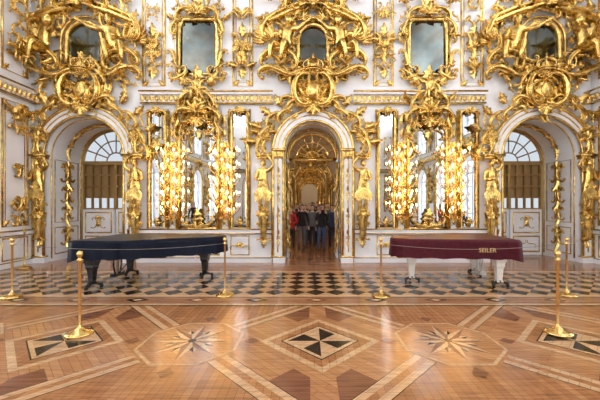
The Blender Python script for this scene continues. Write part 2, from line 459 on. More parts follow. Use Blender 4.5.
hb(4.98,8.9,6,15); hb(4.98,5.0,5,16); hb(5.0,5.08,2,16)
hb(5.44,5.46,5,16); hb(5.46,5.56,2,16); hb(5.56,7.42,7,16); hb(7.42,7.44,5,17); hb(7.44,7.56,2,17); hb(7.56,7.58,5,17)
for i in range(-8,9):
    xc=i*1.0
    poly([(xc-.2,5.28),(xc,5.16),(xc+.2,5.28),(xc,5.40)],5 if i%2 else 4,17)
    poly([(xc-.1,5.28),(xc,5.22),(xc+.1,5.28),(xc,5.34)],2,18)
fl.obj('floor',FM,False)

# ---------------------------------------------------------------- back wall decoration
def path3(pts,y=0): return np.array([(p[0],y,p[1]) for p in pts])
def dens(pts,step=.12):
    o=[]
    for a,b in zip(pts[:-1],pts[1:]):
        n=max(1,int(math.dist(a,b)/step)); o+=[(a[0]+(b[0]-a[0])*i/n,a[1]+(b[1]-a[1])*i/n) for i in range(n)]
    return o+[pts[-1]]
def rect(mb,x0,x1,z0,z1,r=.022,y=YW,corners=True,dep=1):
    P=[(x0,z0),(x1,z0),(x1,z1),(x0,z1)]
    mb.add(tube(path3(P,y-r*.4),r*1.25,6,closed=True,dep=.7))
    if corners:
        s=min(x1-x0,.5)*.62
        for (x,z,a) in ((x0,z1,-pi*.75),(x1,z1,pi*.75),(x0,z0,-pi/4),(x1,z0,pi/4)):
            put(mb,LEAF,x,z,a,s*.75,y=y)
def archframe(mb,cx,r,sp,z0,rad,y=YW,dep=1,n=30):
    P=[(cx-r,z0),(cx-r,(z0+sp)/2)]+arc(cx,sp,r,pi,0,n)+[(cx+r,(z0+sp)/2),(cx+r,z0)]
    mb.add(tube(path3(P,y),rad,8,dep=dep))
def chain(mb,pts,s=.2,y=YW-.04,T=LEAF,jit=.25):
    pts=dens(pts,s*.55)
    for i in range(len(pts)-1):
        (x0,z0),(x1,z1)=pts[i],pts[i+1]; a=math.atan2(z1-z0,x1-x0)-pi/2
        put(mb,T,x0,z0,a+(.75 if i%2 else -.75)+random.uniform(-jit,jit),s*random.uniform(.85,1.25),y=y)
        if i%3==0: put(mb,FLOWER,x0,z0,random.random(),s*.75,y=y-.03)
TP=[CS,SS,JS,CS,LEAF,LEAF2,SS,FLOWER,SHELL]
def mass(mb,cx,z,w,h,n,s,seed,y=YW-.02,shape=None):
    R=random.Random(seed)
    for i in range(n):
        for _ in range(40):
            u=R.random(); v=R.uniform(-1,1)
            if shape is None:
                if u*u+v*v<1: break
            elif shape(u,v): break
        ti=R.randrange(len(TP)); T=TP[ti]; a=R.uniform(-pi,pi)
        sc=s*R.uniform(.6,1.25)*(.6 if ti>=7 else 1)
        sym(mb,T,cx,u*w/2,z+v*h/2,a,sc,y=y-R.uniform(0,.12),dp=R.uniform(1,1.7))

carv=empty('gilded_wall_carving')
wm=MB()
go=MB()
def strip(mb,pi_,po,y0,y1):
    n=len(pi_)
    V=[(p[0],y0,p[1]) for p in pi_]+[(p[0],y0,p[1]) for p in po]+[(p[0],y1,p[1]) for p in po]
    Q=[(i,i+1,n+i+1,n+i) for i in range(n-1)]+[(n+i,n+i+1,2*n+i+1,2*n+i) for i in range(n-1)]
    mb.add((np.array(V,float),np.array(Q)))
def portal(cx,r,sp,w):
    strip(wm,arch_pts(cx,r,sp),arch_pts(cx,r+w,sp),YW-.09,YW)
    archframe(go,cx,r+.02,sp,0,.035,YW-.09)
    archframe(go,cx,r+w,sp,0,.045,YW-.09)
    archframe(go,cx,r+w*.55,sp,.3,.018,YW-.09)
    for s in (-1,1):
        x=cx+s*(r+w/2)
        go.add(box(x-w*.62,x+w*.62,YW-.15,YW,sp-.02,sp+.05)); go.add(box(x-w*.62,x+w*.62,YW-.14,YW,.16,.2))
        wm.add(box(x-w*.6,x+w*.6,YW-.13,YW,0,.16))
        for k in range(3): put(go,LEAF,x+(k-1)*w*.3,sp-.25,0,.24,y=YW-.09)
        for z in (.7,1.3,1.9,2.4): put(go,FLOWER,x,z,0,.16,y=YW-.09); put(go,LEAF2,x,z+.06,0,.2,y=YW-.09); put(go,LEAF2,x,z-.06,pi,.2,y=YW-.09)
    for yy in (YW+.15,YW+WT-.15): archframe(go,cx,r-.01,sp,.1,.02,yy)
    for s in (-1,1):
        X=cx+s*(r-.005)
        sub=MB()
        for (z,sc) in ((2.55,.5),(1.9,.42),(1.35,.36),(.65,.42)):
            sym(sub,CS,0,.14,z,pi/2,sc,y=0); put(sub,LEAF,0,z-.1,0,sc*.8,y=0); put(sub,SHELL,0,z+.2,0,sc*.6,y=0); put(sub,LEAF2,0,z-.1,pi,sc*.9,y=0)
        rect(sub,-.45,.45,.2,.95,.016,0,False); rect(sub,-.45,.45,1.1,sp-.05,.016,0,False)
        M=Matrix.Translation((X,YW+WT/2,0))@Matrix.Rotation(-s*pi/2,4,'Z')
        go.add(sub.tpl(),0,M)
    for k in range(1,8):
        a=pi*k/8
        sub=MB(); put(sub,FLOWER,0,0,0,.3,y=0); put(sub,LEAF2,0,0,pi/2,.4,y=0); put(sub,LEAF2,0,0,-pi/2,.4,y=0)
        M=Matrix.Translation((cx+(r-.01)*math.cos(a),YW+WT/2,sp+(r-.01)*math.sin(a)))@Matrix.Rotation(-(a-pi/2),4,'Y')@Matrix.Rotation(pi/2,4,'X')
        go.add(sub.tpl(),0,M)
portal(0,.8,3.1,.31); portal(-SA,RA[0],RA[1],.30); portal(SA,RA[0],RA[1],.30)

wins=MB()
def figure(mb,T,x,y,z,s,rz=0,ry=0,flip=False):
    V=np.array(T[0],float)
    M=Matrix.Rotation(ry,4,'Y')@Matrix.Rotation(rz,4,'Z'); A=np.array(M)[:3,:3]
    V=V@A.T*s
    if flip: V[:,0]*=-1
    mb.add((V+np.array([x,y,z]),)+tuple(T[1:]))
def overdoor(cx,k,top,seed):
    zc=4.72
    put(go,BOSS,cx,zc,0,.62,sx=.85,y=YW-.14,dp=.8)
    put(go,BOSS,cx,zc,0,.42,sx=.8,y=YW-.26,dp=.5)
    sym(go,CS,cx,.30,zc+.02,-pi/2,.85,y=YW-.14,dp=1.5)
    sym(go,SS,cx,.46,zc-.28,.6,.7,y=YW-.1,dp=1.5); sym(go,JS,cx,.42,zc+.42,-.8,.6,y=YW-.12,dp=1.5)
    put(go,SHELL,cx,zc-.42,pi,.5,y=YW-.16); put(go,SHELL,cx,zc+.42,0,.45,y=YW-.16)
    put(go,CROWN,cx,zc+.52,0,.62,y=YW-.05)
    R=k[0]
    for i,a in enumerate((1.25,.95,.66,.36,.08)):
        rr=R+.16+.03*i
        x=rr*math.cos(a); z=k[1]+rr*math.sin(a)
        sym(go,(CS,SS,CS,JS,CS)[i],cx,x,z,a-pi/2+.15,.62-.03*i,y=YW-.1,dp=1.4)
        sym(go,LEAF,cx,x*1.08,z+.12,a-pi/2,.4,y=YW-.1)
        sym(go,FLOWER,cx,x,z,0,.26,y=YW-.2)
    P=[(cx-.42*k[2],5.45),(cx+.42*k[2],5.45)]+arc(cx,6.15,.42*k[2],0,pi,14)
    n=len(P); wins.add((path3(P,YW-.03),None,np.array([(0,i,i+1) for i in range(1,n-1)])))
    archframe(go,cx,.44*k[2],6.15,5.4,.07,YW-.06)
    archframe(go,cx,.58*k[2],6.15,5.4,.04,YW-.06)
    w=1.05*k[2]
    for s in (-1,1):
        t=np.linspace(0,1,18)
        P=np.stack([cx+s*(.25+w*t),0*t+YW-.16,6.98-.25*np.sin(t*pi*.5)*1.6+.12*np.sin(t*pi)],-1)
        go.add(tube(P,.075,8,dep=1.6)); P2=P.copy(); P2[:,2]+=.14; go.add(tube(P2,.05,8,dep=2))
    put(go,SHELL,cx,7.0,0,.8,y=YW-.18,dp=1.2); sym(go,CS,cx,.42,7.15,-.3,.7,y=YW-.15,dp=1.5)
    sym(go,JS,cx,w+.2,6.5,-1.2,.8,y=YW-.1,dp=1.6)
    fx=.98*k[2]
    for s in (-1,1):
        figure(go,SIT,cx+s*fx,YW-.30,4.95,1.0,rz=.45,ry=-.18,flip=(s<0))
        put(go,WING,cx+s*(fx+.12),6.15,-.25,.7,y=YW-.12,flip=(s<0),dp=1.2)
    sym(go,CS,cx,fx,5.55,0,.95,y=YW-.12,dp=1.5); sym(go,SS,cx,fx*.98,5.2,.5,.95,y=YW-.12,dp=1.5)
    mass(go,cx,5.15,2.5*k[2],1.1,26,.42,seed)
    mass(go,cx,6.2,2.6*k[2],1.5,26,.4,seed+1,shape=lambda u,v:u>.42)
    mass(go,cx,4.5,1.5*k[2],.9,14,.38,seed+2)
    mass(go,cx,7.1,2.5*k[2],.9,20,.42,seed+4)
    mass(go,cx,7.7,2.4*k[2],1.0,14,.5,seed+3)
overdoor(0,(1.12,3.1,.95),3.9,11)
overdoor(-SA,(1.40,2.95,1.12),4.03,21); overdoor(SA,(1.40,2.95,1.12),4.03,31)

def atlas(x,s):
    figure(go,ATL,x,YW-.17,1.35,.86,rz=0,flip=(s<0))
    t=np.linspace(0,1,10)
    go.add(tube(np.stack([x+0*t,YW-.12-.03*t,1.4-.75*t],-1),.17*(1-.62*t),8,out=(0,-1,0)))
    put(go,SHELL,x,1.38,pi,.36,y=YW-.16,dp=1.4)
    for z,a in ((.75,.6),(1.0,-.6),(1.15,.3)): sym(go,JS,x,.07,z,a+pi/2,.3,y=YW-.12)
    for k in range(7): put(go,LEAF,x+(k-3)*.04,2.12-.03*abs(k-3),pi+(k-3)*.06,.34,y=YW-.24,dp=.4)
    mass(go,x,1.75,.28,.8,7,.2,int(abs(x)*77),y=YW-.08)
    go.add(box(x-.17,x+.17,YW-.2,YW,2.86,2.93)); go.add(box(x-.2,x+.2,YW-.24,YW,2.93,2.98))
    put(go,LEAF,x,.72,pi,.3,y=YW-.06); sym(go,CS,x,.1,3.2,pi/2,.42,y=YW-.1,dp=1.4); put(go,SHELL,x,3.42,0,.4,y=YW-.1)
    mass(go,x,3.75,.4,.8,6,.28,int(abs(x)*100))
for s in (-1,1):
    atlas(s*1.36,s); atlas(s*4.86,-s)
    atlas(s*7.5,s)
for s in (-1,1):
    cx=s*3.165
    def mframe(x0,x1,z0,z1,r):
        rect(go,x0,x1,z0,z1,r,YW-.04,False); rect(go,x0-.05,x1+.05,z0-.05,z1+.05,r*.55,YW-.02,False)
    for xa,xb in ((1.80,2.26),(4.07,4.53)):
        mframe(min(s*xa,s*xb),max(s*xa,s*xb),.98,4.2,.04)
        xm=s*(xa+xb)/2
        sym(go,CS,xm,.12,4.12,-.3,.32,y=YW-.08,dp=1.3); put(go,SHELL,xm,4.15,0,.3,y=YW-.1)
        sym(go,SP,xm,.13,1.12,.6,.25,y=YW-.08); put(go,LEAF,xm,.98,0,.3,y=YW-.06)
    archframe(go,cx,.54,3.5,.95,.055,YW-.05); archframe(go,cx,.62,3.5,.95,.025,YW-.03)
    go.add(tube(path3([(cx-.55,.95),(cx,.95),(cx+.55,.95)],YW-.05),.05,8))
    put(go,SHELL,cx,4.12,0,.62,y=YW-.16,dp=1.4); put(go,SHELL,cx,3.95,pi,.45,y=YW-.16)
    sym(go,CS,cx,.36,4.05,-.45,.62,y=YW-.12,dp=1.5); sym(go,SS,cx,.55,3.75,-1.1,.55,y=YW-.1,dp=1.4)
    sym(go,JS,cx,.3,4.5,-1.0,.6,y=YW-.12,dp=1.5); sym(go,CS,cx,.2,4.75,pi/2,.5,y=YW-.12,dp=1.5)
    put(go,BOSS,cx,4.45,0,.3,y=YW-.15); figure(go,SIT,cx,YW-.2,4.25,.5)
    sym(go,LEAF,cx,.25,4.85,-.7,.5,y=YW-.1); put(go,LEAF,cx,4.9,0,.5,y=YW-.12)
    mass(go,cx,4.35,1.35,.95,18,.34,51+s); mass(go,cx,3.85,1.25,.45,8,.26,61+s,shape=lambda u,v:u>.3)
    sym(go,CP,cx,.28,3.55,-.6,.4,y=YW-.05); sym(go,SP,cx,.4,3.2,1.3,.42,y=YW-.05); put(go,LEAF,cx,3.7,pi,.3,y=YW-.06)
    sym(go,CS,cx,.25,1.15,pi+.3,.4,y=YW-.1); put(go,SHELL,cx,1.02,0,.3,y=YW-.1); put(go,LEAF,cx,1.0,0,.5,y=YW-.1)
    for xm in (2.45,3.88):
        x=s*xm
        go.add(tube(path3([(x-.1,.98),(x-.1,4.2)],YW-.02),.014,5)); go.add(tube(path3([(x+.1,.98),(x+.1,4.2)],YW-.02),.014,5))
        for z,sc in ((3.9,.34),(3.55,.3),(3.2,.26),(1.35,.26),(1.15,.24)):
            sym(go,CP,x,.05,z,pi/2,sc,y=YW-.04); put(go,LEAF,x,z-.1,0,sc*.8,y=YW-.06)
    for x0,x1 in ((1.78,2.28),(2.6,3.73),(4.05,4.55)):
        a,b_=sorted((s*x0,s*x1)); rect(go,a,b_,.22,.74,.018,YW,False)
        put(go,SHELL,(a+b_)/2,.46,0,.22,y=YW-.02); sym(go,SP,(a+b_)/2,min(.3,(b_-a)*.28),.47,0,.26,y=YW-.02)
    a,b_=cx-.52,cx+.52
    P=[(a,5.2),(b_,5.2),(b_,6.45)]+arc(cx,6.45,.52,0,pi,14)[1:-1]+[(a,6.45)]
    P=[(p[0],min(p[1],6.72)) for p in P]
    n=len(P); wins.add((path3(P,YW-.02),None,np.array([(0,i,i+1) for i in range(1,n-1)])))
    go.add(tube(path3(P,YW-.05),.06,8,closed=True)); P2=[(cx+(p[0]-cx)*1.2,5.95+(p[1]-5.95)*1.13) for p in P]; go.add(tube(path3(P2,YW-.03),.03,6,closed=True))
    put(go,SHELL,cx,6.8,0,.55,y=YW-.12,dp=1.3); sym(go,CS,cx,.32,6.82,-.35,.55,y=YW-.1,dp=1.4); sym(go,JS,cx,.6,6.5,-1.3,.5,y=YW-.1,dp=1.4)
    sym(go,CS,cx,.5,5.2,pi-.6,.5,y=YW-.1,dp=1.4); sym(go,SS,cx,.62,5.6,1.5,.5,y=YW-.1); put(go,LEAF,cx,7.0,0,.5,y=YW-.1)
    mass(go,cx,7.15,1.5,.6,10,.34,71+s); mass(go,cx,5.9,1.5,1.7,12,.26,81+s,shape=lambda u,v:u>.8)
    for xm,w in ((4.42,.30),(1.95,.26)):
        x=s*xm
        rect(go,x-w,x+w,4.9,7.6,.024,YW,True); rect(go,x-w+.07,x+w-.07,5.0,7.5,.012,YW,False)
        sym(go,CS,x,.11,5.7,pi/2,.5,y=YW-.05); sym(go,SS,x,.12,6.1,pi/2,.45,y=YW-.05); put(go,SHELL,x,5.95,0,.36,y=YW-.08)
        put(go,LEAF,x,5.45,pi,.4,y=YW-.05); put(go,FLOWER,x,5.75,0,.3,y=YW-.1); put(go,LEAF,x,6.2,0,.4,y=YW-.05)
        mass(go,x,5.8,.42,1.1,9,.28,int(90+xm*3+s)); mass(go,x,6.95,.4,.6,5,.26,int(190+xm*3+s))
def entab(x0,x1):
    wm.add(box(x0,x1,YW-.10,YW,4.42,4.62)); wm.add(box(x0,x1,YW-.18,YW,4.62,4.68))
    go.add(box(x0,x1,YW-.13,YW,4.385,4.42)); go.add(box(x0,x1,YW-.21,YW,4.68,4.72))
    n=max(1,int((x1-x0)/.13))
    for i in range(n):
        x=x0+(i+.5)*(x1-x0)/n
        put(go,LEAF,x,4.43,0,.19,y=YW-.1,sx=1.2); put(go,FLOWER,x,4.54,0,.1,y=YW-.12)
for a,b_ in ((-4.75,-1.1),(1.1,4.75),(-HW,-7.5),(7.5,HW)): entab(a,b_)
for a,b_ in ((-4.92,-1.12),(1.12,4.92)):
    wm.add(box(a,b_,YW-.07,YW,.82,.92)); go.add(box(a,b_,YW-.09,YW,.915,.945)); go.add(box(a,b_,YW-.08,YW,.80,.825))
    go.add(box(a,b_,YW-.07,YW,.13,.15))
go.add(box(-HW,HW,YW-.25,YW,8.3,8.38)); wm.add(box(-HW,HW,YW-.22,YW,8.05,8.3))
bb=MB()
for a,b_ in ((-4.92,-1.12),(1.12,4.92)): bb.add(box(a,b_,YW-.06,YW,0,.13))
bb.obj('baseboard_back',[WHITE],False)
gme=go.mesh('gilded_carving',[GOLD]); mkobj('gilding_relief',gme,carv)
o=wm.obj('trim_1',[WHITE],False)
o=wins.obj('upper_mirror',[DKMIRROR],False)
c2=empty('gilded_wall_carving'); 
fm=MB()
for c in FWX:
    for dr,rad in ((.03,.05),(.2,.03)): archframe(fm,c,.95+dr,3.3,.4,rad,0)
    mass(fm,c,5.0,2.0,1.6,26,.6,int(300+c),y=0); mass(fm,c,6.8,2.2,1.6,20,.6,int(310+c),y=0)
for c in (-6.8,-2.6,-1.9,1.9,2.6,6.8):
    rect(fm,c-.28,c+.28,1,4.2,.04,0); mass(fm,c,2.6,.6,3.0,22,.4,int(330+c),y=0); rect(fm,c-.3,c+.3,5,7.5,.03,0); mass(fm,c,6.2,.6,1.6,10,.4,int(350+c),y=0)
fm.add(box(-HW,HW,-.15,0,4.4,4.5)); fm.add(box(-HW,HW,-.15,0,4.62,4.7))
o=fm.obj('gilding_relief',[GOLD],parent=c2); o.matrix_world=Matrix.Translation((0,YB+.02,0))@Matrix.Rotation(pi,4,'Z')

def mirror_obj(x0,x1,z0,z1,arch=None):
    mb=MB()
    if arch:
        cx,r,sp=arch; P=[(cx-r,z0),(cx+r,z0)]+arc(cx,sp,r,0,pi,20); n=len(P)
        mb.add((path3(P,YW-.02),None,np.array([(0,i,i+1) for i in range(1,n-1)])))
    else: mb.add(box(x0,x1,YW-.02,YW-.002,z0,z1))
    mb.obj('wall_mirror',[MIRROR],False)
for s in (-1,1):
    for xa,xb in ((1.80,2.26),(4.07,4.53)):
        a,b_=sorted((s*xa,s*xb)); mirror_obj(a,b_,.98,4.2)
    mirror_obj(0,0,.95,4,arch=(s*3.165,.54,3.5))

# side walls: pilaster gilding, cornice
sw=MB(); sww=MB()
for y in [7.05,3.8,.6,-2.6,-5.8,-9.0]:
    w=.5 if y<7 else .45
    rect(sw,y-w,y+w,1.05,4.2,.04,0); rect(sw,y-w+.12,y+w-.12,1.2,4.05,.02,0,False)
    mass(sw,y,2.6,.8,2.9,24,.42,int(400+y*3),y=-.02)
    rect(sw,y-w,y+w,.2,.75,.02,0,False); rect(sw,y-w,y+w,5,7.6,.03,0); mass(sw,y,6.3,.8,2.2,18,.42,int(440+y*3),y=-.02)
rect(sw,7.80,8.5,1.05,4.25,.025,0); rect(sw,7.88,8.42,1.15,4.15,.012,0,False); mass(sw,8.15,3.75,.4,.8,9,.3,500,y=-.02); mass(sw,8.15,1.5,.4,.6,6,.28,501,y=-.02); mass(sw,8.15,2.6,.3,.4,4,.24,503,y=-.02)
rect(sw,7.80,8.5,.2,.75,.02,0,False); rect(sw,7.8,8.5,5.0,7.7,.025,0); mass(sw,8.15,6.2,.5,1.8,16,.34,502,y=-.02)
for a,b_,y0,y1,g in ((4.42,4.62,.10,0,0),(4.62,4.68,.18,0,0),(4.385,4.42,.13,0,1),(4.68,4.72,.21,0,1),(.82,.92,.06,0,0),(.915,.945,.08,0,1),(.8,.825,.07,0,1),(0,.13,.05,0,0),(.13,.15,.06,0,1),(8.3,8.38,.25,0,1)):
    if a<1:
        ys=sorted(WY); ed=[YB]+[v for y in ys for v in (y-.85,y+.85)]+[YW-.05]
        for k in range(0,len(ed),2): (sw if g else sww).add(box(ed[k],ed[k+1],-y0,0,a,b_))
    else: (sw if g else sww).add(box(YB,YW-.05,-y0,0,a,b_))
for i in range(140):
    y=YB+.1+i*.133
    if y<YW-.1: put(sw,LEAF,y,4.43,0,.19,y=-.1,sx=1.2)
for y in WY:
    archframe(sw,y,.83,3.2,.5,.04,-.01); archframe(sw,y,.98,3.2,.5,.03,-.01); mass(sw,y,4.4,1.3,.8,14,.4,int(460+y*3),y=-.02)
    rect(sw,y-.78,y+.78,5.07,7.43,.035,0)
for nm,M in (('left',ML),('right',MR)):
    c=empty('gilded_wall_carving'); m1=MB(); m1.add(sw.tpl(),0,M); m1.obj('gilding_relief',[GOLD],parent=c)
    m2=MB(); m2.add(sww.tpl(),0,M); m2.obj('trim_2' if nm=='left' else 'trim_3',[WHITE],False)
def glaz(mb,cx,r,sp,z0,y=.3,bars=2,rows=4,t=.03):
    P=[(cx-r,z0)]+arc(cx,sp,r,pi,0)+[(cx+r,z0)]
    mb.add(tube(path3(P,y),t*1.6,4)); mb.add(box(cx-r,cx+r,y-t,y+t,z0,z0+.08)); mb.add(box(cx-r,cx+r,y-t,y+t,sp-.04,sp+.04))
    for k in range(1,bars+1):
        x=cx-r+2*r*k/(bars+1); mb.add(box(x-t*.6,x+t*.6,y-t*.6,y+t*.6,z0,sp))
    for k in range(1,rows): z=z0+(sp-z0)*k/rows; mb.add(box(cx-r,cx+r,y-t*.5,y+t*.5,z-t*.5,z+t*.5))
    for k in range(1,6):
        a=pi*k/6; mb.add(tube([(cx+.3*r*math.cos(a),y,sp+.3*r*math.sin(a)),(cx+r*math.cos(a),y,sp+r*math.sin(a))],t*.6,4))
    mb.add(tube(path3(arc(cx,sp,.3*r,0,pi,10),y),t*.6,4)); 
    mb.add(tube(path3(arc(cx,sp,.65*r,0,pi,12),y),t*.5,4))
wn=1
for M in (ML,MR):
    for y in WY:
        a=MB(); glaz(a,y,.8,3.2,.5,t=.045); 
        for z in (5.1,5.86,6.62,7.36): a.add(box(y-.75,y+.75,.27,.33,z,z+.06))
        for x in (y-.75,y-.27,y+.27,y+.7): a.add(box(x,x+.06,.27,.33,5.1,7.4))
        b2=MB(); b2.add(a.tpl(),0,M); b2.obj('window_%d'%wn,[WHITE],False); wn+=1
for c in FWX:
    a=MB(); glaz(a,c,.95,3.3,.5,t=.045); b2=MB(); b2.add(a.tpl(),0,MF); b2.obj('window_%d'%wn,[WHITE],False); wn+=1
# glazed, panelled double doors closing the side arches
BRZ=simple('bronze_gilt_frame',(.42,.28,.11),.35,.6)
dn=2
for s in (-1,1):
    y=YW+WT-.06; c0=s*SA
    e=empty('door_%d'%dn); dn+=1
    a=MB()
    P=[(c0-1.06,0.01)]+arc(c0,2.95,1.06,pi,0)+[(c0+1.06,0.01)]
    a.add(tube(path3(P,y),.06,4)); a.add(box(c0-1.06,c0+1.06,y-.07,y+.05,2.88,3.0))
    for k in range(1,8):
        t=pi*k/8; a.add(tube([(c0+.3*math.cos(t),y,3.0+.3*math.sin(t)),(c0+1.04*math.cos(t),y,2.97+1.04*math.sin(t))],.022,4))
    for r_ in (.3,.68): a.add(tube(path3(arc(c0,2.98,r_,0,pi,16),y),.022,4))
    for k in range(-4,5):
        x=c0+k*.25; t=.05 if k==0 else .022
        a.add(box(x-t,x+t,y-.045,y+.03,1.46,2.9))
    for z in (1.46,1.82,2.18,2.54): a.add(box(c0-1.04,c0+1.04,y-.04,y+.03,z,z+.045))
    a.obj('frame',[BRZ],False,e)
    bl=MB(); bl.add(box(c0-1.03,c0+1.03,y+.06,y+.07,1.84,2.9)); bl.obj('blind',[BLIND],False,e)
    lw=MB()
    for q_ in (-1,1): lw.add(box(min(c0+q_*.02,c0+q_*1.03),max(c0+q_*.02,c0+q_*1.03),y-.05,y+.06,.012,1.46))
    lw.obj('leaves',[WHITE],False,e)
    lg_=MB()
    for q_ in (-1,1):
        xa,xb=sorted((c0+q_*.12,c0+q_*.94)); xm=(xa+xb)/2
        rect(lg_,xa,xb,.12,.6,.022,y-.05,False); rect(lg_,xa,xb,.72,1.36,.022,y-.05,False)
        sym(lg_,CP,xm,.13,1.03,pi/2,.34,y=y-.06); put(lg_,SHELL,xm,1.17,0,.2,y=y-.06); put(lg_,LEAF,xm,.9,0,.24,y=y-.06); sym(lg_,SP,xm,.16,.36,0,.28,y=y-.06)
    lg_.obj('leaf_gilding',[GOLD],True,e)
e=empty('door_1'); a=MB(); y=YW+WT-.08
P=[(-.77,0)]+arc(0,3.1,.77,pi,0)+[(.77,0)]
a.add(tube(path3(P,y),.05,6)); a.add(box(-.78,.78,y-.05,y+.05,3.0,3.1))
for k in range(1,8):
    t=pi*k/8; a.add(tube([(.22*math.cos(t),y,3.1+.22*math.sin(t)),(.76*math.cos(t),y,3.1+.76*math.sin(t))],.018,4))
for r in (.22,.5): a.add(tube(path3(arc(0,3.1,r,0,pi,14),y),.018,4))
a.obj('fanlight',[GOLD2],True,e)
a=MB()
for s in (-1,1):
    a.add(box(min(s*.72,s*.77),max(s*.72,s*.77),YW+.75,YW+WT-.12,.012,2.98))
a.obj('leaves',[WHITE],False,e)
a=MB()
for s in (-1,1):
    sub=MB()
    for z0,z1 in ((.15,.9),(1.05,2.0),(2.12,2.88)): rect(sub,-.24,.24,z0,z1,.014,0,False); put(sub,FLOWER,0,(z0+z1)/2,0,.25,y=0)
    a.add(sub.tpl(),0,Matrix.Translation((s*.718,YW+1.04,0))@Matrix.Rotation(-s*pi/2,4,'Z'))
a.obj('leaf_gilding',[GOLD],True,e)

# ---------------------------------------------------------------- enfilade rooms beyond
WARM=simple('ochre_silk_wall',(.40,.27,.14),.5,noise=.3,scale=2.5)
Y2=YW+WT; YE=[16.8,23.5,30.5]
for i,Y in enumerate(YE):
    wall(('wall_enfilade_near','wall_enfilade_middle','wall_enfilade_far')[i],[(-5,0)]+arch_pts(0,.8,2.9)+[(5,0),(5,5.5),(-5,5.5)],[],.4,Matrix.Translation((0,Y,0)),WARM)
mb=MB(); mb.add(box(-5.2,-4.9,Y2,37,0,5.5)); mb.obj('wall_enfilade_left',[WARM],False)
mb=MB(); mb.add(box(4.9,5.2,Y2,37,0,5.5)); mb.obj('wall_enfilade_right',[WARM],False)
mb=MB(); mb.add(box(-5.2,5.2,37,37.1,0,5.5)); mb.obj('wall_enfilade_end',[simple('pale_end_wall',(.5,.42,.3),.6)],False)
mb=MB(); mb.add(box(-5.2,5.2,Y2,37,5.5,5.6)); mb.obj('ceiling_enfilade',[WHITE],False)
eg=MB()
def eportal(Y):
    for dr,r in ((.02,.05),(.22,.04),(.32,.05)): archframe(eg,0,.8+dr,2.9,0,r,Y-.04)
    for s in (-1,1):
        eg.add(box(min(s*.95,s*1.05),max(s*.95,s*1.05),Y-.08,Y,0,2.9)); put(eg,LEAF,s*1.05,2.6,0,.4,y=Y-.1)
        rect(eg,min(s*1.5,s*2.8),max(s*1.5,s*2.8),1,3.6,.05,Y)
        mass(eg,s*1.3,2.0,.3,2.6,12,.3,int(Y)+s,y=Y-.03)
    chain(eg,arc(0,2.9,1.0,.1,pi-.1,10),.3,Y-.08)
    mass(eg,0,4.15,1.6,.9,22,.4,int(Y),y=Y-.05); put(eg,SHELL,0,4.05,0,.8,y=Y-.12); sym(eg,CS,0,.5,4.0,-.4,.8,y=Y-.1)
    for z in (.9,4.9):
        for a,b_ in ((-4.9,-1.2),(1.2,4.9)): eg.add(box(a,b_,Y-.08,Y,z,z+.1))
for Y in YE: eportal(Y)
ec=empty('gilded_wall_carving'); eg.obj('gilding_relief',[GOLD],parent=ec)

# ---------------------------------------------------------------- candle sconces
def sconce(x,seed):
    R=random.Random(seed)
    e=empty('candle_sconce',(x,YW-.05,0)); g=MB(); c=MB(); f=MB()
    put(g,SHELL,0,3.2,0,.3,y=0)
    g.add(tube([(0,-.05,1.2),(0,-.09,1.7),(0,-.05,2.2),(0,-.09,2.6),(0,-.04,3.2)],[.02,.035,.025,.035,.02],8,out=(1,0,0)))
    for ti,z in enumerate((1.38,1.76,2.14,2.52,2.92)):
        sym(g,CP,0,.07,z-.05,pi/2,.26,y=-.02)
        put(g,LEAF,0,z-.12,0,.26,y=-.04)
        for ai,(ang,L) in enumerate(((-1.3,.38),(-.95,.22),(-.5,.34),(.0,.26),(.5,.34),(.95,.22),(1.3,.38))):
            rise=(.16,.0,.08,.2,.08,.0,.16)[ai]+R.uniform(-.03,.03)
            t=np.linspace(0,1,12); d=L*t; dz=-.12*np.sin(t*pi)+rise*t
            P=np.stack([math.sin(ang)*d,-.05-math.cos(ang)*d*.9,z-.06+dz],-1)
            g.add(tube(P,.009,5,out=(0,0,1)))
            px,py,pz=P[-1]
            g.add(lathe([(.0,0),(.012,0),(.035,.018),(.03,.022),(.012,.024)],8,(px,py,pz)))
            h=.10+R.uniform(-.025,.02)
            c.add(tube([(px,py,pz+.02),(px,py,pz+h)],.010,6,out=(1,0,0)))
            f.add(lathe([(.001,0),(.013,.015),(.012,.036),(.001,.068)],6,(px,py,pz+h+.004)))
    g.obj('branches',[GOLD2],True,e); c.obj('candles',[CANDLE],True,e); f.obj('flames',[FLAME],True,e)
for i,x in enumerate((-3.885,-2.445,2.445,3.885)): sconce(x,i)

